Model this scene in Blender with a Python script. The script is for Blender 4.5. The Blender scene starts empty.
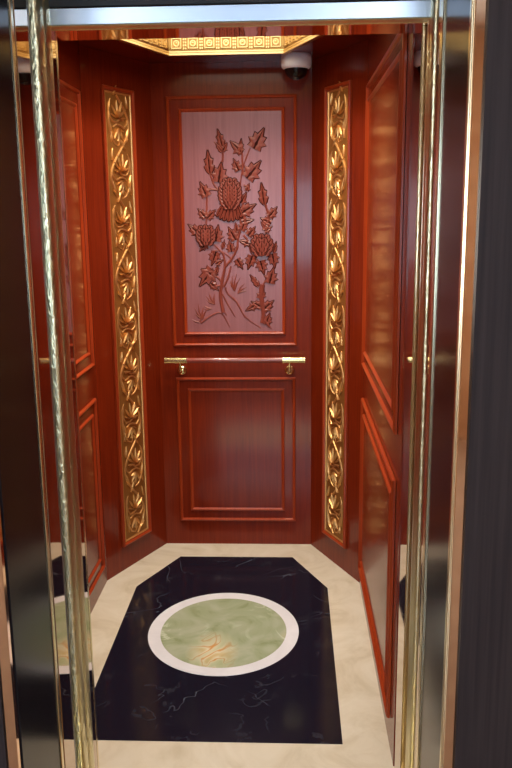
import bpy, math, random
from mathutils import Vector, Matrix
S = bpy.context.scene
C = S.collection
random.seed(7)
PI = math.pi
R = math.radians

# ------------------------------------------------------------------ camera
cam_d = bpy.data.cameras.new('camera'); cam = bpy.data.objects.new('camera', cam_d); C.objects.link(cam)
yw, pt, rl = R(2.5496), R(11.9662), R(-0.6515)
F = Vector((-math.sin(yw)*math.cos(pt), math.cos(yw)*math.cos(pt), -math.sin(pt)))
RR = Vector((math.cos(yw), math.sin(yw), 0)); UU = RR.cross(F)
R2 = RR*math.cos(rl) + UU*math.sin(rl); U2 = -RR*math.sin(rl) + UU*math.cos(rl)
M = Matrix((R2, U2, -F)).transposed().to_4x4(); M.translation = Vector((0.2622, 0, 1.6))
cam.matrix_world = M
cam_d.sensor_fit = 'VERTICAL'; cam_d.sensor_height = 36; cam_d.lens = 36*812.47/768
cam_d.clip_start = 0.02
S.camera = cam

# ------------------------------------------------------------------ world, exposure
w_ = bpy.data.worlds.new('world'); S.world = w_; w_.use_nodes = True
bg = w_.node_tree.nodes['Background']; bg.inputs[0].default_value = (0.9, 0.93, 1, 1); bg.inputs[1].default_value = 0.05
S.view_settings.view_transform = 'Standard'; S.view_settings.look = 'None'
S.view_settings.gamma = 1; S.view_settings.use_curve_mapping = False
S.view_settings.exposure = 0.08
CAB_LIGHT = 3.6         # luminous ceiling in the cab
CAB_SPOT = 38.0         # downlights in the recess
LOBBY_FILL = 20.0       # unseen lamps added on the lobby ceiling for front light
WINDOW_FILL = 11.0      # added daylight pane across the lobby, unseen, put in for sheen and front light

# ------------------------------------------------------------------ materials
def mat(name, base=(.5,.5,.5), rough=.5, metal=0, coat=0, coat_rough=.05, spec=.5, ior=1.5):
    m = bpy.data.materials.new(name); m.use_nodes = True
    b = m.node_tree.nodes['Principled BSDF']
    b.inputs['Base Color'].default_value = (*base, 1); b.inputs['Roughness'].default_value = rough
    b.inputs['Metallic'].default_value = metal; b.inputs['Coat Weight'].default_value = coat
    b.inputs['Coat Roughness'].default_value = coat_rough
    b.inputs['Specular IOR Level'].default_value = spec; b.inputs['IOR'].default_value = ior
    return m
def nodes(m):
    nt = m.node_tree
    return nt, nt.nodes, nt.links, nt.nodes['Principled BSDF']
def coord(m, scale, kind='Object'):
    nt, N, L, b = nodes(m)
    tc = N.new('ShaderNodeTexCoord'); mp = N.new('ShaderNodeMapping'); mp.inputs['Scale'].default_value = scale
    L.new(tc.outputs[kind], mp.inputs['Vector']); return mp.outputs['Vector']
def noise(m, vec, scale=5, detail=6, rough=.55, dist=0):
    nt, N, L, b = nodes(m)
    n = N.new('ShaderNodeTexNoise'); n.inputs['Scale'].default_value = scale; n.inputs['Detail'].default_value = detail
    n.inputs['Roughness'].default_value = rough; n.inputs['Distortion'].default_value = dist
    L.new(vec, n.inputs['Vector']); return n.outputs['Fac']
def ramp(m, fac, stops):
    nt, N, L, b = nodes(m)
    r = N.new('ShaderNodeValToRGB'); e = r.color_ramp.elements
    while len(e) < len(stops): e.new(.5)
    for k, (p, c) in zip(e, stops): k.position = p; k.color = (*c, 1)
    L.new(fac, r.inputs['Fac']); return r.outputs['Color']
def bump(m, fac, strength=.2, dist=.01):
    nt, N, L, b = nodes(m)
    bp = N.new('ShaderNodeBump'); bp.inputs['Strength'].default_value = strength; bp.inputs['Distance'].default_value = dist
    L.new(fac, bp.inputs['Height']); L.new(bp.outputs['Normal'], b.inputs['Normal'])
def mixc(m, fac, a, c):
    nt, N, L, b = nodes(m)
    x = N.new('ShaderNodeMix'); x.data_type = 'RGBA'
    if isinstance(fac, float): x.inputs['Factor'].default_value = fac
    else: L.new(fac, x.inputs['Factor'])
    for s, v in (('A', a), ('B', c)):
        k = [i for i in x.inputs if i.name == s and i.type == 'RGBA'][0]
        if isinstance(v, tuple): k.default_value = (*v, 1)
        else: L.new(v, k)
    return [o for o in x.outputs if o.type == 'RGBA'][0]
def setc(m, col): nodes(m)[2].new(col, nodes(m)[3].inputs['Base Color'])

def wood(name, dark, light, rough=.3, coat=.7, coat_rough=.06, scale=(30,30,1.2)):
    m = mat(name, light, rough, coat=coat, coat_rough=coat_rough, spec=.4)
    v = coord(m, scale); f = noise(m, v, 3, 8, .6, .6)
    setc(m, ramp(m, f, [(.3, dark), (.7, light)]))
    return m
WOOD = wood('polished mahogany', (.135,.012,.003), (.22,.022,.0045), .24, .28, .1)
WOOD.node_tree.nodes['Principled BSDF'].inputs['Specular IOR Level'].default_value = .15
MOULD = wood('mahogany moulding', (.27,.030,.007), (.40,.052,.011), .3, .2, .12)
MOULD.node_tree.nodes['Principled BSDF'].inputs['Specular IOR Level'].default_value = .2
SATIN_SHEEN = wood('satin mahogany with painted sheen', (.25,.072,.068), (.32,.100,.095), .36, .4, .25)  # paler pink base puts the lobby's reflected sheen into the colour
CARVE = wood('carved mahogany', (.19,.036,.022), (.29,.058,.036), .42, .15, .2)
GROOVE_SHADE = mat('painted carving groove shade', (.045,.008,.005), .7, spec=.1)  # dark colour stands in for shade in the carved grooves
RAILW = wood('rail mahogany', (.20,.030,.016), (.30,.050,.028), .25, scale=(1.2,30,30))
GOLD = mat('gold leaf', (.80,.46,.17), .36, .85)
_v = coord(GOLD, (1,1,1)); bump(GOLD, noise(GOLD, _v, 120, 4), .25, .004)
GOLDG = mat('gold leaf ground', (.42,.19,.045), .5, .75)
_v = coord(GOLDG, (1,1,1)); bump(GOLDG, noise(GOLDG, _v, 260, 3), .35, .003)
CORN = mat('gilded cornice', (.90,.70,.36), .38, 1)
_v = coord(CORN, (1,1,1)); bump(CORN, noise(CORN, _v, 150, 3), .3, .003)
CORNG = mat('gilded cornice ground', (.45,.28,.10), .45, 1)
BRASS = mat('satin brass', (.78,.62,.30), .22, 1)
ETCH = mat('etched gold mirror', (.86,.80,.52), .3, 1)
_v = coord(ETCH, (130,130,60)); bump(ETCH, noise(ETCH, _v, 1.0, 2, .5, .8), .5, .006)
MIRR = mat('tinted mirror steel', (.62,.50,.40), .035, 1)
EDGE = mat('pale gold edge', (.95,.82,.55), .25, 1)
ROSE = mat('rose gold steel', (.92,.62,.42), .06, 1)
BLACKM = mat('black lacquered jamb', (.010,.009,.012), .18, 0, spec=.5, ior=1.28)
BLUE = mat('brushed steel header', (.55,.66,.80), .3, 1)
_v = coord(BLUE, (2,80,80)); bump(BLUE, noise(BLUE, _v, 4, 2), .08, .002)
DARKP = mat('dark portal cladding', (.026,.020,.020), .5, spec=.1)
_v = coord(DARKP, (40,40,1)); setc(DARKP, ramp(DARKP, noise(DARKP, _v, 2, 5), [(.3,(.026,.019,.020)),(.7,(.044,.032,.031))]))
RUBBER = mat('dark rubber', (.012,.012,.013), .6)
GREYM = mat('grey door steel', (.25,.27,.31), .3, 1)
WHITEP = mat('white camera housing', (.93,.94,.97), .35)
DOME = mat('black camera dome', (.004,.004,.005), .12, spec=.4)
LENS = mat('camera lens', (.02,.02,.025), .1)
SCREW = mat('chrome', (.8,.8,.8), .15, 1)

def marble(name, stops, scale=3, dist=2.0, rough=.08, seed=0.0):
    m = mat(name, (.8,.8,.8), rough); v = coord(m, (1,1,1))
    nt, N, L, b = nodes(m)
    f = noise(m, v, scale, 9, .62, dist); setc(m, ramp(m, f, stops)); return m
CREAM = marble('cream marble', [(.25,(.56,.47,.33)),(.5,(.70,.62,.48)),(.75,(.78,.71,.58))], 5, 1.2, .14)
RINGM = marble('white marble', [(.3,(.70,.69,.72)),(.7,(.82,.81,.84))], 6, 1, .12)
BLK = mat('black marble', (.01,.011,.016), .13, spec=.3)
def veins(m, ground, vein, scale, dist, width, seed, soft=.5):
    nt, N, L, b = nodes(m)
    tc = N.new('ShaderNodeTexCoord'); mp = N.new('ShaderNodeMapping'); mp.inputs['Location'].default_value = (seed, seed*1.7, 0)
    L.new(tc.outputs['Object'], mp.inputs['Vector'])
    n = N.new('ShaderNodeTexNoise'); n.inputs['Scale'].default_value = scale; n.inputs['Detail'].default_value = 4; n.inputs['Distortion'].default_value = dist
    L.new(mp.outputs['Vector'], n.inputs['Vector'])
    s = N.new('ShaderNodeMath'); s.operation = 'SUBTRACT'; s.inputs[1].default_value = .5; L.new(n.outputs['Fac'], s.inputs[0])
    a = N.new('ShaderNodeMath'); a.operation = 'ABSOLUTE'; L.new(s.outputs[0], a.inputs[0])
    mr = N.new('ShaderNodeMapRange'); mr.inputs['From Min'].default_value = 0; mr.inputs['From Max'].default_value = width
    mr.inputs['To Min'].default_value = 1; mr.inputs['To Max'].default_value = 0; L.new(a.outputs[0], mr.inputs['Value'])
    n2 = N.new('ShaderNodeTexNoise'); n2.inputs['Scale'].default_value = scale*1.3; L.new(mp.outputs['Vector'], n2.inputs['Vector'])
    mr2 = N.new('ShaderNodeMapRange'); mr2.inputs['From Min'].default_value = .5; mr2.inputs['From Max'].default_value = .68; L.new(n2.outputs['Fac'], mr2.inputs['Value'])
    mu = N.new('ShaderNodeMath'); mu.operation = 'MULTIPLY'; L.new(mr.outputs[0], mu.inputs[0]); L.new(mr2.outputs[0], mu.inputs[1])
    mu2 = N.new('ShaderNodeMath'); mu2.operation = 'MULTIPLY'; mu2.inputs[1].default_value = soft; L.new(mu.outputs[0], mu2.inputs[0])
    return mixc(m, mu2.outputs[0], ground, vein)
_c = veins(BLK, (.0055,.0085,.018), (.30,.33,.40), 1.8, 1.2, .004, 3.1, .5)
setc(BLK, veins(BLK, _c, (.05,.055,.07), 5, 1.5, .03, 8.4, .6))
ONYX = mat('green onyx', (.3,.4,.25), .08)
_v = coord(ONYX, (1,1,1))
_f = noise(ONYX, _v, 6, 5, .5, 1.6)
_c = ramp(ONYX, _f, [(.28,(.22,.27,.12)),(.42,(.33,.38,.23)),(.6,(.40,.43,.30)),(.78,(.48,.47,.30))])
_c = veins(ONYX, _c, (.62,.66,.50), 4, 1.5, .03, 2.2, .8)
# the orange and cream streaks sit on the near side of the disc
_nt, _N, _L, _b = nodes(ONYX)
_tc = _N.new('ShaderNodeTexCoord'); _mp = _N.new('ShaderNodeMapping'); _mp.inputs['Location'].default_value = (.035,.13,0)
_mp.inputs['Scale'].default_value = (1.25,.8,1)
_L.new(_tc.outputs['Object'], _mp.inputs['Vector'])
_d = _N.new('ShaderNodeVectorMath'); _d.operation = 'LENGTH'; _L.new(_mp.outputs['Vector'], _d.inputs[0])
_mr = _N.new('ShaderNodeMapRange'); _mr.inputs['From Min'].default_value = .03; _mr.inputs['From Max'].default_value = .13
_mr.inputs['To Min'].default_value = 1; _mr.inputs['To Max'].default_value = 0; _L.new(_d.outputs['Value'], _mr.inputs['Value'])
_v2 = coord(ONYX, (6,3.4,1)); _f2 = noise(ONYX, _v2, 1.6, 2, .4, 1.6)
_st = ramp(ONYX, _f2, [(.36,(.52,.54,.33)),(.47,(.68,.62,.42)),(.505,(.60,.26,.05)),(.54,(.72,.66,.46)),(.64,(.60,.44,.20)),(.72,(.48,.48,.28))])
setc(ONYX, mixc(ONYX, _mr.outputs[0], _c, _st))
LFLOOR = marble('lobby floor marble', [(.3,(.28,.20,.15)),(.7,(.38,.29,.22))], 3, 1.5, .12)
LWALL = marble('lobby wall marble', [(.3,(.55,.30,.16)),(.5,(.66,.42,.25)),(.7,(.74,.54,.36))], 2, 2, .2)
LCEIL = mat('lobby ceiling paint', (.75,.74,.72), .6)
CONC = mat('shaft concrete', (.1,.1,.1), .9)
def emis(name, col, st):
    m = bpy.data.materials.new(name); m.use_nodes = True
    N = m.node_tree.nodes; N.clear()
    e = N.new('ShaderNodeEmission'); e.inputs[0].default_value = (*col,1); e.inputs[1].default_value = st
    o = N.new('ShaderNodeOutputMaterial'); m.node_tree.links.new(e.outputs[0], o.inputs[0]); return m
E_CAB = emis('luminous ceiling', (1,.88,.70), CAB_LIGHT)
E_LOB = emis('added lobby lamp', (.92,.95,1), LOBBY_FILL)

# ------------------------------------------------------------------ mesh helpers
class MB:
    def __init__(s): s.v = []; s.f = []; s.mi = []
    def add(s, vs, fs, mi=None):
        s.mi += list(mi) if mi else [0]*len(fs)
        o = len(s.v); s.v += [tuple(v) for v in vs]; s.f += [tuple(i+o for i in f) for f in fs]; return s
    def box(s, a, b):
        (x0,y0,z0),(x1,y1,z1) = a, b
        v = [(x0,y0,z0),(x1,y0,z0),(x1,y1,z0),(x0,y1,z0),(x0,y0,z1),(x1,y0,z1),(x1,y1,z1),(x0,y1,z1)]
        return s.add(v, [(0,3,2,1),(4,5,6,7),(0,1,5,4),(1,2,6,5),(2,3,7,6),(3,0,4,7)])
    def bbox(s, a, b, c=.002):
        # box with chamfered edges (an octagon of rings)
        (x0,y0,z0),(x1,y1,z1) = a, b
        def ring(z, d): return [(x0+d,y0,z),(x1-d,y0,z),(x1,y0+d,z),(x1,y1-d,z),(x1-d,y1,z),(x0+d,y1,z),(x0,y1-d,z),(x0,y0+d,z)]
        def ring2(z): return [(x0+c*1.5,y0+c,z),(x1-c*1.5,y0+c,z),(x1-c,y0+c*1.5,z),(x1-c,y1-c*1.5,z),(x1-c*1.5,y1-c,z),(x0+c*1.5,y1-c,z),(x0+c,y1-c*1.5,z),(x0+c,y0+c*1.5,z)]
        rs = [ring2(z0), ring(z0+c, c), ring(z1-c, c), ring2(z1)]
        v = sum(rs, []); f = [tuple(range(7,-1,-1)), tuple(range(24,32))]
        for k in range(3):
            for i in range(8):
                j = (i+1) % 8; f.append((k*8+i, k*8+j, k*8+8+j, k*8+8+i))
        return s.add(v, f)
    def prism(s, pts, z0, z1):
        n = len(pts); v = [(x,y,z0) for x,y in pts] + [(x,y,z1) for x,y in pts]
        f = [tuple(range(n-1,-1,-1)), tuple(range(n,2*n))] + [(i,(i+1)%n,n+(i+1)%n,n+i) for i in range(n)]
        return s.add(v, f)
    def tube(s, pts, r, n=8, flat=1.0, axis=None, cap=True):
        # round bar along a path; radii may vary; flat squeezes it along `axis`
        P = [Vector(p) for p in pts]; m = len(P)
        rs = r if isinstance(r, (list, tuple)) else [r]*m
        v = []; prev = None
        for i, p in enumerate(P):
            t = (P[min(i+1,m-1)] - P[max(i-1,0)]).normalized()
            if axis is not None: a = Vector(axis)
            elif prev is None: a = Vector((0,0,1)) if abs(t.z) < .9 else Vector((1,0,0))
            else: a = prev
            a = (a - t*a.dot(t)); a.normalize(); prev = a; b = t.cross(a)
            for k in range(n):
                q = 2*PI*k/n; v.append(p + a*math.cos(q)*rs[i]*flat + b*math.sin(q)*rs[i])
        f = [(i*n+k, i*n+(k+1)%n, (i+1)*n+(k+1)%n, (i+1)*n+k) for i in range(m-1) for k in range(n)]
        if cap: f += [tuple(range(n-1,-1,-1)), tuple((m-1)*n+k for k in range(n))]
        return s.add(v, f)
    def lathe(s, prof, o=(0,0,0), ax='z', n=32):
        v = []; m = len(prof)
        for r, h in prof:
            for k in range(n):
                q = 2*PI*k/n; c, d = r*math.cos(q), r*math.sin(q)
                p = {'z':(c,d,h),'y':(c,h,d),'x':(h,c,d)}[ax]; v.append((p[0]+o[0],p[1]+o[1],p[2]+o[2]))
        f = [(i*n+k, i*n+(k+1)%n, (i+1)*n+(k+1)%n, (i+1)*n+k) for i in range(m-1) for k in range(n)]
        f += [tuple(range(n-1,-1,-1)), tuple((m-1)*n+k for k in range(n))]
        return s.add(v, f)
    def frame(s, x0, z0, x1, z1, prof):
        # mitred moulding round a rectangle in the local xz plane; prof = (inset, height towards the viewer)
        v = []; m = len(prof)
        for a, h in prof: v += [(x0+a,-h,z0+a),(x1-a,-h,z0+a),(x1-a,-h,z1-a),(x0+a,-h,z1-a)]
        f = [(i*4+k, i*4+(k+1)%4, (i+1)*4+(k+1)%4, (i+1)*4+k) for i in range(m-1) for k in range(4)]
        f += [((m-1)*4+k, (m-1)*4+(k+1)%4, (k+1)%4, k) for k in range(4)]
        return s.add(v, f)
    def build(s, name, m, parent=None, smooth=False, loc=None, rotz=None, flush=False):
        # flush: the piece lies on a wall (local y = 0) and stays 1 mm clear of it
        if flush: s.v = [(x, min(y, -.0012), z) for x, y, z in s.v]
        me = bpy.data.meshes.new(name); me.from_pydata(s.v, [], s.f)
        me.polygons.foreach_set('material_index', s.mi); me.validate()
        import bmesh
        b = bmesh.new(); b.from_mesh(me); bmesh.ops.recalc_face_normals(b, faces=b.faces); b.to_mesh(me); b.free()
        if smooth:
            for p in me.polygons: p.use_smooth = True
            try: me.set_sharp_from_angle(angle=R(40))
            except Exception: pass
        for k in (m if isinstance(m, tuple) else (m,)): me.materials.append(k)
        o = bpy.data.objects.new(name, me); C.objects.link(o)
        if parent: o.parent = parent
        if loc: o.location = loc
        if rotz is not None: o.rotation_euler = (0,0,rotz)
        return o
def thing(name, label, cat, loc=(0,0,0), rotz=0, group=None):
    o = bpy.data.objects.new(name, None); C.objects.link(o); o.location = loc; o.rotation_euler = (0,0,rotz)
    o.empty_display_size = .05
    return tag(o, label, cat, group)
def tag(o, label, cat, group=None):
    o['label'] = label; o['category'] = cat
    if group: o['group'] = group
    return o
def struct(o): o['kind'] = 'structure'; return o

# ------------------------------------------------------------------ dimensions
Db, b, w, Dc, zc = 3.7474, .3551, .5589, 3.3283, 2.239
FR = 2.12                       # near end of the cab's right wall
XL, XR = -.29, .578             # the two reveals of the entrance
dl = math.hypot(w-b, Db-Dc); ang = math.atan2(Db-Dc, w-b)

# ------------------------------------------------------------------ cab shell
struct(MB().prism([(-w-.02,2.0),(w+.02,2.0),(w+.02,Dc),(b+.02,Db+.02),(-b-.02,Db+.02),(-w-.02,Dc)], -.05, 0).build('floor', CREAM))
struct(MB().box((-b-.004,0,0),(b+.004,.03,2.26)).build('wall_back', WOOD, loc=(0,Db,0)))
struct(MB().box((-.004,0,0),(dl+.004,.03,2.26)).build('wall_back_left', WOOD, loc=(-w,Dc,0), rotz=ang))
struct(MB().box((-.004,0,0),(dl+.004,.03,2.26)).build('wall_back_right', WOOD, loc=(b,Db,0), rotz=-ang))
struct(MB().box((0,0,0),(Dc-2.03,.03,2.26)).build('wall_left', WOOD, loc=(-w,2.03,0), rotz=PI/2))
struct(MB().box((0,0,0),(Dc-FR,.03,2.26)).build('wall_right', WOOD, loc=(w,Dc,0), rotz=-PI/2))
struct(MB().box((-w-.03,2.0,0),(XL-.02,2.03,2.26)).build('wall_front_left', WOOD))
# seam between the wall board and the board above it
struct(MB().box((-b,-.0035,2.146),(b,0,2.239)).build('trim_1', WOOD, loc=(0,Db,0)))
ring = [(-.236,3.505),(.236,3.505),(.37,3.17),(.37,2.68),(.236,2.345),(-.236,2.345),(-.37,2.68),(-.37,3.17)]
outer = [(-b,Db),(b,Db),(w,Dc),(w,2.5),(w,2.06),(-w,2.06),(-w,2.5),(-w,Dc)]
m = MB(); n = 8
m.add([(x,y,zc) for x,y in ring]+[(x,y,zc) for x,y in outer]+[(x,y,zc+.02) for x,y in ring]+[(x,y,zc+.02) for x,y in outer],
      sum([[(i,(i+1)%n,n+(i+1)%n,n+i),(2*n+i,2*n+(i+1)%n,3*n+(i+1)%n,3*n+i),(i,(i+1)%n,2*n+(i+1)%n,2*n+i),(n+i,n+(i+1)%n,3*n+(i+1)%n,3*n+i)] for i in range(n)], []))
struct(m.build('ceiling', WOOD))

# gilded cornice round the ceiling recess
cor = thing('gilded_cornice', 'carved gold cornice band lining the recess in the dark wood ceiling', 'cornice', (0,2.925,zc))
CH = .135
for k in range(8):
    (ax_,ay),(bx_,by) = ring[k], ring[(k+1)%8]
    ex = Vector((bx_-ax_, by-ay, 0)); Ln = ex.length; a_ = math.atan2(ex.y, ex.x)
    # local frame: x along the side, -y is towards the middle of the recess (ring runs clockwise from above)
    loc = (ax_, ay-2.925, 0)
    bd = MB()
    o = .014; t = o*math.tan(PI/8)
    bd.prism([(0,0),(Ln,0),(Ln+t,o),(-t,o)], -.012, CH)
    s_ = bd.build('band', CORNG, cor, loc=loc, rotz=a_)
    rl_ = MB()
    for z0, z1, d in ((-.012,-.004,.006),(-.001,.004,.004),(.062,.067,.004),(.070,.076,.006),(.128,.135,.006)):
        rl_.box((.002,-d,z0),(Ln-.002,0,z1))
    rl_.build('border_rail', CORN, s_)
    nb = max(2, round(Ln/.066)); pch = Ln/nb; ro = MB()
    for i in range(nb):
        cx = (i+.5)*pch
        for zz, sc in ((.034,1),(.101,.9)):
            ro.frame(cx-.021*sc, zz-.021*sc, cx+.021*sc, zz+.021*sc, [(0,0),(.001,.005),(.004,.005),(.005,0)])
            ro.lathe([(.0125*sc,0),(.0125*sc,-.005),(.0085*sc,-.005),(.0085*sc,-.001),(.005*sc,-.002),(.0035*sc,-.007),(.0005,-.008)], (cx,0,zz), 'y', 12)
        for q in range(5):
            for dx in (-.004, .004):
                z0 = .011+q*.0115
                ro.box((i*pch+dx-.0025,-.0045,z0),(i*pch+dx+.0025,0,z0+.007)) if 0 < i else None
                ro.box((i*pch+dx-.0025,-.0045,z0+.067),(i*pch+dx+.0025,0,z0+.074)) if 0 < i else None
    ro.build('rosette_row', CORN, s_)
lp = thing('ceiling_light', 'glowing panel closing the recess in the cab ceiling', 'light', (0,2.925,zc+CH))
MB().prism([(x,y-2.925) for x,y in ring], .001, .012).build('diffuser', E_CAB, lp)
for x, y in ((-.2,.33),(.2,.33),(-.2,-.25),(.2,-.25)):
    ld = bpy.data.lights.new('downlight_beam', 'SPOT'); ld.energy = CAB_SPOT; ld.color = (1,.90,.76); ld.spot_size = R(112); ld.spot_blend = 1.0; ld.shadow_soft_size = .05
    lo = bpy.data.objects.new('downlight_beam', ld); C.objects.link(lo); lo.parent = lp; lo.location = (x,y,-.02)
    MB().lathe([(.045,0),(.052,-.002),(.052,-.006),(.040,-.007),(.036,-.002)], (x,y,0)).build('downlight_trim', BRASS, lp, True)
MB().prism([(x*1.06,(y-2.925)*1.06) for x,y in ring], .013, .03).build('housing', GREYM, lp)

# ------------------------------------------------------------------ mouldings and wall panels
RIDGE = [(0,0),(0,.007),(.003,.011),(.008,.013),(.012,.010),(.015,.004),(.015,0)]
INNER = [(0,0),(0,.006),(.002,.010),(.007,.012),(.011,.009),(.014,.005),(.017,.004),(.017,0)]
def wood_panel(name, label, cat, loc, rotz, x0, z0, x1, z1, inset=.055, field=WOOD, group=None):
    t = thing(name, label, cat, loc, rotz, group)
    MB().frame(x0,z0,x1,z1,RIDGE).build('outer_moulding', MOULD, t, flush=True)
    MB().box((x0+.014,-.003,z0+.014),(x1-.014,0,z1-.014)).build('board', WOOD, t, flush=True)
    MB().frame(x0+inset,z0+inset,x1-inset,z1-inset,INNER).build('inner_moulding', MOULD, t, flush=True)
    fi = MB().box((x0+inset+.015,-.0045,z0+inset+.015),(x1-inset-.015,0,z1-inset-.015)).build('field', field, t, flush=True)
    return t
up = wood_panel('carved_panel', 'tall framed upper back panel carved with flowering branches', 'wall panel', (0,Db,.987), 0, -.289, 0, .289, 1.115, .053, SATIN_SHEEN)
wood_panel('wood_panel', 'plain framed red wood panel under the handrail on the back wall', 'wall panel', (0,Db,.122), 0, -.282, 0, .282, .716, .053)
sx0, sx1 = Dc-3.262, Dc-2.212
wood_panel('wood_panel', 'tall upper wood panel on the right side wall by the entrance', 'wall panel', (w,Dc,.985), -PI/2, sx0, 0, sx1, 1.08)
wood_panel('wood_panel', 'lower wood panel on the right side wall reaching near the pale floor', 'wall panel', (w,Dc,.095), -PI/2, sx0, 0, sx1, .755)
wood_panel('wood_panel', 'tall upper wood panel on the left side wall, partly behind the jamb', 'wall panel', (-w,2.03,.985), PI/2, .182, 0, 1.232, 1.08)
wood_panel('wood_panel', 'lower wood panel on the left side wall, partly behind the jamb', 'wall panel', (-w,2.03,.095), PI/2, .182, 0, 1.232, .755)

# ---- the carving.  Coordinates are hundredths of the field, origin at its lower left corner (104 wide, 220 tall)
FX0, FX1, FZ0, FZ1 = -.289+.053+.010, .289-.053-.010, .053+.010, 1.115-.053-.010
def A(zx, zy): return q_(180+.2148*zx, 110+.2148*zy)
def B(zx, zy): return q_(180+.2148*zx, 220+.2148*zy)
def q_(px, py):
    l = 178+8*(py-112)/220+1.5; r = 284.0
    return Vector((FX0+(px-l)/(r-l)*(FX1-FX0), -.0045, FZ1-(py-113)/(331-113)*(FZ1-FZ0)))
LOBED = [(.05,.0),(.20,.05),(.40,.02),(.33,.20),(.56,.36),(.33,.43),(.36,.66),(.16,.64),(.0,1.0)]
SLIM = [(.04,0),(.16,.12),(.25,.34),(.15,.40),(.22,.60),(.10,.66),(0,1.0)]
TRI = [(.05,.0),(.32,-.06),(.30,.14),(.58,.30),(.28,.40),(.22,.62),(0,1.0)]
def leaf_mesh(mb, p, a, ln, shape, h=.0075, wd=1.0, rim=.035):
    # each half: sunk midrib, raised blade, edge, rim; midrib and rim painted as shade
    ca, sa = math.cos(a), math.sin(a)
    def T(u, v, y): return (p.x+(u*sa+v*ca)*ln, p.y-y, p.z+(-u*ca+v*sa)*ln)
    N_ = len(shape)
    for sg in (-1, 1):
        vs = []
        for u, v in shape:
            tp = 1-.5*max(0,v); mv = max(.0, min(1, v-.12*u*2)) if v < 1 else 1
            vs += [T(0, mv, h*.45*tp), T(sg*u*wd*.16, mv+(v-mv)*.16, h*.55*tp), T(sg*u*.5*wd, (v+mv)/2, h*tp), T(sg*u*wd, v, h*.35), T(sg*(u*wd+rim), v+(rim*1.2 if v > .5 else 0), .0004)]
        fs = []; mi = []
        for i in range(N_-1):
            for k in range(4):
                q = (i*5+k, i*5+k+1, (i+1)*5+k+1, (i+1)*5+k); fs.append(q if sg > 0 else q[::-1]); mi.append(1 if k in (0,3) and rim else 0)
        mb.add(vs, fs, mi)
def leaf(p, deg, px, shape=LOBED, wd=1.0):
    L_ = px*.00445*.2148*.95
    a = R(deg); p0 = p - Vector((math.cos(a),0,math.sin(a)))*L_*.5
    mb = MB(); leaf_mesh(mb, p0, a, L_, shape, .006, wd*.78); mb.build('leaf', (CARVE, GROOVE_SHADE), up, flush=True)
def branch(pts, r0, r1, name='branch'):
    # smooth the polyline (Catmull-Rom), then a flattened tapering half round
    P = pts; out = []
    for i in range(len(P)-1):
        p0,p1,p2,p3 = P[max(i-1,0)],P[i],P[i+1],P[min(i+2,len(P)-1)]
        for k in range(5):
            t = k/5; out.append(.5*((2*p1)+(p2-p0)*t+(2*p0-5*p1+4*p2-p3)*t*t+(3*p1-p0-3*p2+p3)*t**3))
    out.append(P[-1]); n_ = len(out)
    MB().tube(out, [r0+(r1-r0)*i/(n_-1) for i in range(n_)], 8, .9, (0,1,0)).build(name, CARVE, up, True, flush=True)
Lf = [ # zoom A leaves: position, direction (90 = up), length in crop pixels
 (A(188,135),105,90,SLIM),(A(182,175),125,60,SLIM),(A(212,172),60,45,TRI),(A(135,240),95,115,SLIM),(A(188,285),80,100,LOBED),(A(110,360),115,80,LOBED),
 (A(262,172),135,75,TRI),(A(286,172),85,75,SLIM),(A(372,138),62,110,LOBED),(A(264,252),115,65,LOBED),(A(348,275),50,110,LOBED),
 (A(320,352),70,40,TRI),(A(322,450),30,90,LOBED),(A(300,400),60,60,TRI),(A(322,505),10,60,TRI),(A(285,480),-60,60,TRI),
 (A(390,385),98,110,SLIM),(A(438,465),50,65,LOBED),(A(402,505),150,60,LOBED),
 (A(102,468),130,60,LOBED),(A(148,472),45,60,LOBED),
 (B(65,28),140,75,LOBED),(B(175,48),80,85,LOBED),(B(205,100),75,50,SLIM),(B(245,50),120,75,LOBED),(B(238,108),100,60,LOBED),
 (B(300,12),65,60,LOBED),(B(338,40),50,60,LOBED),(B(300,90),160,55,TRI),(B(446,115),75,60,SLIM),(B(440,178),-80,75,LOBED),
 (B(330,185),-110,75,LOBED),(B(387,210),-75,75,LOBED),(B(282,192),-60,60,LOBED),(B(160,165),-110,75,LOBED),(B(188,180),30,45,TRI),
 (B(125,255),-130,110,LOBED),(B(130,228),150,70,TRI),(B(165,298),-45,55,LOBED),(B(175,215),75,50,SLIM),(B(430,245),75,85,LOBED),
 (B(350,270),125,75,SLIM),(B(358,380),150,60,LOBED),(B(415,385),40,75,LOBED),(B(412,450),70,65,LOBED),(B(330,400),-150,55,TRI),(B(385,330),70,60,LOBED),
 (B(415,30),30,50,LOBED),(B(395,15),130,50,TRI),(B(110,110),-130,60,LOBED),(B(265,20),100,45,TRI)]
for p, d, ln, sh in Lf: leaf(p, d, ln, sh, 1.0 if sh is not SLIM else 1.1)
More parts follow.
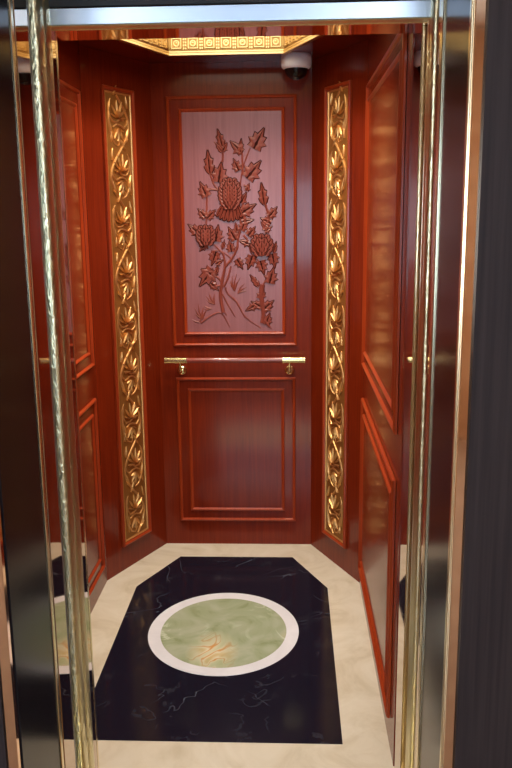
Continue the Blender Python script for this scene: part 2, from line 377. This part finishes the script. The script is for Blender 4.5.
br = [
 ([B(205,420),B(192,340),B(200,270),B(212,200),B(205,150),B(180,120),B(160,100)],.009,.003),
 ([B(212,205),B(245,165),B(268,120),B(275,70),B(290,20),A(285,520),A(280,420),A(285,330),A(298,260),A(330,180)],.006,.003),
 ([A(190,375),A(160,340),A(140,290)],.0055,.0035),([A(200,240),A(198,190),A(160,150)],.0055,.0035),([A(195,370),A(165,362),A(130,370),A(126,440),A(124,520)],.0055,.0035),
 ([A(300,345),A(322,352)],.0055,.0035),([A(296,300),A(292,200)],.0055,.0035),
 ([B(300,60),B(322,90),B(335,140),B(370,178)],.005,.003),([A(400,430),A(415,480),A(408,540),B(400,50)],.0055,.0035),
 ([B(240,185),B(235,160),B(190,130),B(160,130)],.004,.0025),([B(195,290),B(160,300),B(150,295)],.0055,.0035),([B(200,280),B(180,255),B(150,240)],.0055,.0035),
 ([B(205,300),B(225,260),B(240,200)],.0055,.0035),([B(345,255),B(355,280),B(372,292)],.0055,.0035),
 ([B(410,270),B(400,275),B(390,290)],.0055,.0035)]
for pts, r0, r1 in br: branch(pts, r0, r1)
branch([B(385,470),B(392,430),B(386,380),B(382,330),B(388,288)], .009, .012, 'trunk')
branch([B(420,490),B(400,462),B(384,440)], .006, .008, 'trunk')
for pts in ([B(215,300),B(225,330),B(265,370),B(300,430),B(330,460),B(380,495)],[B(200,330),B(225,380),B(260,440)],[B(190,345),B(200,400),B(222,432)],
            [B(250,350),B(280,390),B(305,445)],[B(100,470),B(140,440),B(185,420),B(210,440),B(235,490)],[B(400,465),B(430,500)]):
    branch(pts, .0045, .0025, 'rock_line')
def tuft(base, dirs, ln, r=.0042):
    mb = MB()
    for d, l in dirs:
        a = R(d); L_ = l*.00445*.2148
        e = base + Vector((math.cos(a)*L_,0,math.sin(a)*L_)); mid = (base+e)/2 + Vector((-math.sin(a)*L_*.08,0,math.cos(a)*L_*.08))
        mb.tube([base, mid, e], [r*.8, r, r*.2], 6, .9, (0,1,0))
    mb.build('grass_tuft', CARVE, up, True, flush=True)
tuft(B(258,318), [(98,75),(82,85),(66,70),(112,55)], 0); tuft(B(272,330), [(55,60),(35,55),(15,45)], 0)
tuft(B(165,380), [(115,65),(135,60),(150,50),(90,55)], 0); tuft(B(110,450), [(105,80),(125,70),(85,60),(65,55),(145,45)], 0)
tuft(B(150,400), [(160,40),(185,35)], 0); tuft(B(95,465), [(160,40),(60,45)], 0)
SCALE = [(.30,-.1),(.46,.25),(.46,.55),(.30,.85),(0,1)]
def bloom(c, rx, rz, rows, hang=0):
    mb = MB(); k_ = .00445*.2148; a_, b_ = rx*k_, rz*k_; row = 2*b_/rows; pl = row*1.45
    for q0 in range(4):                                     # the solid heart under the petals
        r0, r1 = math.cos(R(q0*22.5)), math.cos(R(q0*22.5+22.5)); h0, h1 = .009*math.sin(R(q0*22.5)), .009*math.sin(R(q0*22.5+22.5))
        n0 = 20; vs = [(c.x+a_*.97*r*math.cos(2*PI*k/n0), c.y-h, c.z-b_*.08+b_*1.0*r*math.sin(2*PI*k/n0)) for r, h in ((r0,h0),(max(r1,.01),h1)) for k in range(n0)]
        mb.add(vs, [(k,(k+1)%n0,n0+(k+1)%n0,n0+k) for k in range(n0)])
    # a dome of overlapping scale petals, each row standing in front of the one above it
    for i in range(rows):
        f = (i+.5)/rows*2-1; zz = c.z - f*b_*.92; half = a_*math.sqrt(max(.12,1-f*f))
        n_ = max(3, round(2*half/(row*.95)))
        for j in range(n_):
            g = (j+.5)/n_*2-1
            p = Vector((c.x+g*half*.95, c.y-.003-.009*(1-g*g)*(1-.5*f*f)-.0006*i, zz-pl*.4))
            leaf_mesh(mb, p, R(90-g*50), pl, SCALE, .004, 1.0, .10)
    for j in range(7 if hang else 0):
        g = j/6*2-1; p = Vector((c.x+g*a_*.75, c.y-.004, c.z-b_*.72))
        leaf_mesh(mb, p, R(-97+g*24), hang*k_*(1-.2*g*g), [(.08,0),(.13,.3),(.15,.6),(.10,.9),(0,1)], .008, 1.0, .03)
    mb.build('flower', (CARVE, GROOVE_SHADE), up, flush=True)
bloom(A(236,382), 46, 72, 8, 78); bloom(B(122,58), 38, 46, 5, 0); bloom(B(385,105), 44, 50, 5, 0)

# ------------------------------------------------------------------ gilded scroll panels
def petal(mb, p, a, ln, wd, h, off=0):
    p = p + Vector((math.cos(a), 0, math.sin(a)))*off
    leaf_mesh(mb, p, a, ln, [(.02,0),(wd*.7,.25),(wd,.55),(wd*.7,.85),(0,1)], h, 1.0, 0)
def scroll_panel(label, loc, rotz, xc, sgn):
    t = thing('gilded_panel', label, 'wall panel', loc, rotz, None)
    hw, H = .107, 1.995
    MB().frame(xc-hw,0,xc+hw,H,[(0,0),(0,.010),(.003,.015),(.008,.016),(.013,.012),(.016,.006),(.019,.005),(.019,0)]).build('wood_rim', MOULD, t, flush=True)
    gi = hw-.018
    MB().box((xc-gi,-.004,.018),(xc+gi,0,H-.018)).build('gold_ground', GOLDG, t, flush=True)
    MB().frame(xc-gi+.001,.019,xc+gi-.001,H-.019,[(0,0),(0,.008),(.004,.008),(.007,.004),(.007,0)]).build('gold_bead', GOLD, t, flush=True)
    n_ = 9; hu = (H-.06)/n_; A_ = gi-.022; y = -.004
    def V(u, z): return Vector((xc+u*A_, y, z))
    vine = MB(); pts = []
    for i in range(n_*12+1):
        ph = i/12; z = H-.03-ph*hu
        pts.append(V(sgn*math.sin(PI*(ph-.05))*(.98), z))
    vine.tube(pts, .0052, 8, 1.1, (0,1,0)); vine.build('vine', GOLD, t, True, flush=True)
    for k in range(n_):
        s = sgn*(1 if k % 2 == 0 else -1); zt = H-.03-k*hu       # the vine bulges to side s between zt and zt-hu
        c = lambda u, f: V(s*u, zt-f*hu)
        mb = MB()                                              # palmette in the bend
        for d, l in ((95,.060),(66,.064),(36,.056),(126,.052),(6,.040),(158,.038)):
            a = R(d) if s > 0 else R(180-d)
            petal(mb, c(-.12,.44)+Vector((0,-.001,0)), a, l*1.1, .085, .010, .008)
        mb.build('palmette', GOLD, t, flush=True)
        kn = MB()                                              # ribbon-like knot under it
        kn.tube([c(-.85,.40),c(-.6,.50),c(-.2,.50),c(.15,.44),c(.5,.46)], [.003,.0045,.0045,.0045,.003], 8, 1.1, (0,1,0))
        kn.tube([c(-.6,.60),c(-.25,.545),c(.1,.555),c(.5,.60),c(.82,.52),c(.9,.40)], [.003,.0045,.0045,.0045,.004,.003], 8, 1.1, (0,1,0))
        kn.tube([c(-.85,.40),c(-.98,.30),c(-.95,.18),c(-.75,.08)], [.005,.005,.004,.002], 8, 1.1, (0,1,0))
        kn.tube([c(-.80,.14),c(-.98,.32),c(-1.0,.52),c(-.88,.72),c(-.5,.90),c(-.1,.95)], [.002,.0045,.005,.005,.004,.002], 8, 1.1, (0,1,0))
        kn.tube([c(-.1,.95),c(.05,.86),c(-.08,.80),c(-.2,.85)], [.002,.0035,.0035,.002], 8, 1.1, (0,1,0))
        kn.build('scroll', GOLD, t, True, flush=True)
        mb = MB()                                              # hanging leaves
        for d, l in ((-90,.052),(-58,.048),(-122,.048),(-25,.03)):
            a = R(d) if s > 0 else R(180-d)
            petal(mb, c(-.1,.60)+Vector((0,-.001,0)), a, l*1.05, .105, .010, .006)
        mb.build('leaf_bunch', GOLD, t, flush=True)
        for u, f, d, l in ((.98,.22,100,.045),(.72,.86,75,.05),(-.8,.72,110,.05),(-.98,.88,80,.04),(-.55,.02,60,.045),(.35,.9,30,.04)):
            a = R(d) if s > 0 else R(180-d)
            mb = MB(); petal(mb, c(u*.9,f), a, l*1.1, .105, .009); mb.build('leaflet', GOLD, t, flush=True)
    return t
scroll_panel('tall gold scrollwork panel on the angled wall left of the flower carving', (-w,Dc,.115), ang, dl-.245, 1)
scroll_panel('tall gold scrollwork panel on the angled wall below and right of the camera dome', (b,Db,.115), -ang, .245, -1)

# ------------------------------------------------------------------ handrail on the back wall
hr = thing('handrail', 'red wooden handrail with brass ends across the back wall', 'handrail', (0,Db,.872))
ry, rz = -.058, .058
MB().tube([(-.245,ry,rz),(.245,ry,rz)], .0125, 20).build('rod', RAILW, hr, True)
for s in (-1, 1):
    sl = MB().lathe([(.010,s*.222),(.0165,s*.222),(.0165,s*.226),(.0150,s*.227),(.0150,s*.318),(.0165,s*.319),(.0165,s*.325),(.010,s*.327)], (0,ry,rz), 'x', 24).build('end_sleeve', BRASS, hr, True)
    sl['label'] = 'brass end sleeve'
    br_ = MB().tube([(s*.254,ry,rz-.012),(s*.254,ry,rz-.038),(s*.254,ry+.006,rz-.05),(s*.254,ry+.018,-.001),(s*.254,-.008,0)], .0065, 12).build('bracket', BRASS, hr, True)
    br_['label'] = 'brass bracket'
    MB().lathe([(.024,0),(.024,-.004),(.020,-.009),(.012,-.013),(.010,-.014)], (s*.254,0,0), 'y', 28).build('rosette', BRASS, br_, True)

# ------------------------------------------------------------------ dome camera
dc = thing('dome_camera', 'white security camera with a black dome under the cab ceiling', 'camera', (.285,3.60,zc))
MB().lathe([(.058,0),(.062,-.004),(.064,-.02),(.064,-.040),(.061,-.050),(.054,-.056),(.050,-.058)], n=40).build('housing', WHITEP, dc, True)
pr = [(.0495,-.057)]+[(.049*math.cos(R(q)), -.058-.043*math.sin(R(q))) for q in (10,25,40,55,70,82)]+[(.0005,-.1012)]
dm = MB().lathe(pr, n=32).build('dome', DOME, dc, True); dm['label'] = 'glossy black dome'
MB().lathe([(.0125,-.092),(.0125,-.1018),(.010,-.1022)], (0,-.015,0)).build('lens', LENS, dm, True)

# ------------------------------------------------------------------ floor inlays
mi = MB().prism([(-.266,3.59-2.9),(.266,3.59-2.9),(.4169,3.272-2.9),(.4169,2.216-2.9),(-.4169,2.216-2.9),(-.4169,3.272-2.9)], 0, .001).build('marble_inlay', BLK, loc=(0,2.9,0))
tag(mi, 'black marble slab with clipped corners set into the pale cab floor', 'floor inlay')
md = thing('floor_medallion', 'round green onyx medallion in a white ring inside the black marble', 'medallion', (-.004,2.897,.001))
def annulus(r0, r1, z0, z1, n=96):
    m = MB(); v = []
    for r, z in ((r0,z0),(r1,z0),(r1,z1),(r0,z1)): v += [(r*math.cos(2*PI*k/n), r*1.09*math.sin(2*PI*k/n), z) for k in range(n)]
    f = [(i*n+k, i*n+(k+1)%n, ((i+1)%4)*n+(k+1)%n, ((i+1)%4)*n+k) for i in range(4) for k in range(n)]
    return m.add(v, f)
rg = annulus(.245,.293,0,.0006).build('ring', RINGM, md); rg['label'] = 'white marble ring'
dk = MB().prism([(.245*math.cos(2*PI*k/96), .245*1.09*math.sin(2*PI*k/96)) for k in range(96)], 0, .0006).build('disc', ONYX, md); dk['label'] = 'green onyx disc with cream and orange veins'

# ------------------------------------------------------------------ entrance: cab frame, gap, landing frame
HT = 2.35
tn = [1]
def trim(a, b_, m, c=.0015):
    tn[0] += 1
    return struct(MB().bbox(a, b_, c).build('trim_%d' % tn[0], m))
def bead(x, s, y0, y1):
    # tall half-round mirror bead bulging into the opening
    tn[0] += 1
    pts = [(x-s*(y1-y0)*.24*math.sin(PI*k/14), y0+(y1-y0)*(.5-.5*math.cos(PI*k/14))) for k in range(15)]
    pts += [(x+s*.03, y1), (x+s*.03, y0)]
    return struct(MB().prism(pts, 0, HT).build('trim_%d' % tn[0], ETCH, smooth=True))
# right side, from the cab outwards
trim((w+.002,1.992,0),(XR+.03,FR-.001,HT), MIRR)
bead(XR, 1, 1.903, 1.940); bead(XR, 1, 1.941, 1.978)
trim((XR,1.832,0),(XR+.03,1.904,HT), MIRR)
trim((XR-.004,1.797,0),(XR+.03,1.831,HT), EDGE)
trim((XR,1.540,0),(XR+.03,1.796,HT), BLACKM)
trim((XR-.003,1.525,0),(XR+.03,1.539,HT), EDGE)
trim((XR+.001,1.512,0),(XR+.0225,1.524,HT), ROSE)
# left side
trim((XL-.03,2.014,0),(XL,2.030,HT), EDGE)
trim((XL-.03,1.956,0),(XL,2.013,HT), MIRR)
bead(XL, -1, 1.850, 1.900); bead(XL, -1, 1.901, 1.955)
trim((XL-.03,1.722,0),(XL,1.806,HT), MIRR)
trim((XL-.03,1.690,0),(XL+.003,1.706,HT), EDGE)
trim((XL-.03,1.450,0),(XL,1.689,HT), BLACKM)
trim((XL-.024,1.430,0),(XL-.003,1.449,HT), ROSE)
# header over the cab opening: brushed face, gold strip, polished soffit
trim((XL-.02,1.930,2.014),(XR+.02,1.936,2.050), BLUE)
trim((XL-.02,1.930,2.052),(XR+.02,1.936,2.35), RUBBER)
trim((XL-.005,1.9365,2.013),(XR+.005,1.972,2.05), ETCH)
trim((XL-.005,1.9725,2.012),(XR+.005,1.980,2.05), EDGE)
trim((XL-.005,1.9805,2.013),(XR+.005,2.088,2.05), MIRR)
struct(MB().box((-w-.03,2.0,2.05),(w+.03,2.09,2.26)).build('wall_front', WOOD))
trim((XL-.005,1.70,2.22),(XR+.005,1.80,2.35), MIRR)
trim((XL-.03,1.46,2.23),(XR+.03,1.699,2.35), BLACKM)
# sill plate
trim((XL,1.85,-.04),(XR,1.999,-.001), BRASS)
trim((XL,1.45,-.04),(XR,1.82,-.001), BRASS)
# opened door leaves, their edges just inside the gaps
d1 = struct(MB().bbox((XL-.60,1.812,.005),(XL-.004,1.836,2.2),.003).build('door_1', GREYM))
d2 = struct(MB().bbox((XR+.006,1.9795,.005),(XR+.60,1.9905,2.2),.003).build('door_2', RUBBER))

# ------------------------------------------------------------------ lobby round the entrance and behind the viewer
struct(MB().box((XR+.021,1.500,0),(2.2,1.524,2.75)).build('wall_lobby_right', DARKP))
struct(MB().box((-2.0,1.425,0),(XL-.025,1.449,2.75)).build('wall_lobby_left', DARKP))
struct(MB().box((XL-.03,1.46,2.35),(XR+.03,1.54,2.75)).build('wall_lobby_top', DARKP))
struct(MB().box((-2.0,-2.6,-.06),(2.2,1.6,-.002)).build('floor_lobby', LFLOOR))
struct(MB().box((-2.0,-2.6,2.75),(2.2,1.6,2.8)).build('ceiling_lobby', LCEIL))
struct(MB().box((-2.05,-2.65,0),(2.25,-2.6,2.75)).build('wall_lobby_back', LWALL))
struct(MB().box((-2.05,-2.6,0),(-2.0,1.52,2.75)).build('wall_lobby_far_left', LWALL))
struct(MB().box((2.2,-2.6,0),(2.25,1.6,2.75)).build('wall_lobby_far_right', LWALL))
wn = struct(MB().box((-1.4,-2.597,1.0),(1.15,-2.59,1.95)).build('added_window_1', emis('added daylight pane', (.62,.80,1), WINDOW_FILL)))  # unseen pane added to light the back wall and dome
wf = MB()
for a, b2 in (((-1.45,-2.6,.95),(-1.4,-2.56,2.0)),((1.15,-2.6,.95),(1.2,-2.56,2.0)),((-1.4,-2.6,.95),(1.15,-2.56,1.0)),((-1.4,-2.6,1.95),(1.15,-2.56,2.0)),((-.57,-2.588,1.0),(-.53,-2.56,1.95)),((.28,-2.588,1.0),(.32,-2.56,1.95))): wf.box(a, b2)
wf.build('added_window_frame', WHITEP, wn)
for i, (x, y) in enumerate(((-.9,-.9),(.9,-.9))):  # unseen ceiling lamps added as front light through the opening
    t = thing('ceiling_light', 'unseen square light added on the lobby ceiling %s the entrance' % ('to the left of' if i == 0 else 'to the right of'), 'light', (x,y,2.75), 0, 'added lobby ceiling lights')
    MB().box((-.3,-.3,-.012),(.3,.3,-.004)).build('diffuser', E_LOB, t)
    MB().frame(-.33,-.33,.33,.33,[(0,0),(0,.02),(.03,.02),(.03,0)]).build('frame', WHITEP, t).rotation_euler = (PI/2,0,0)
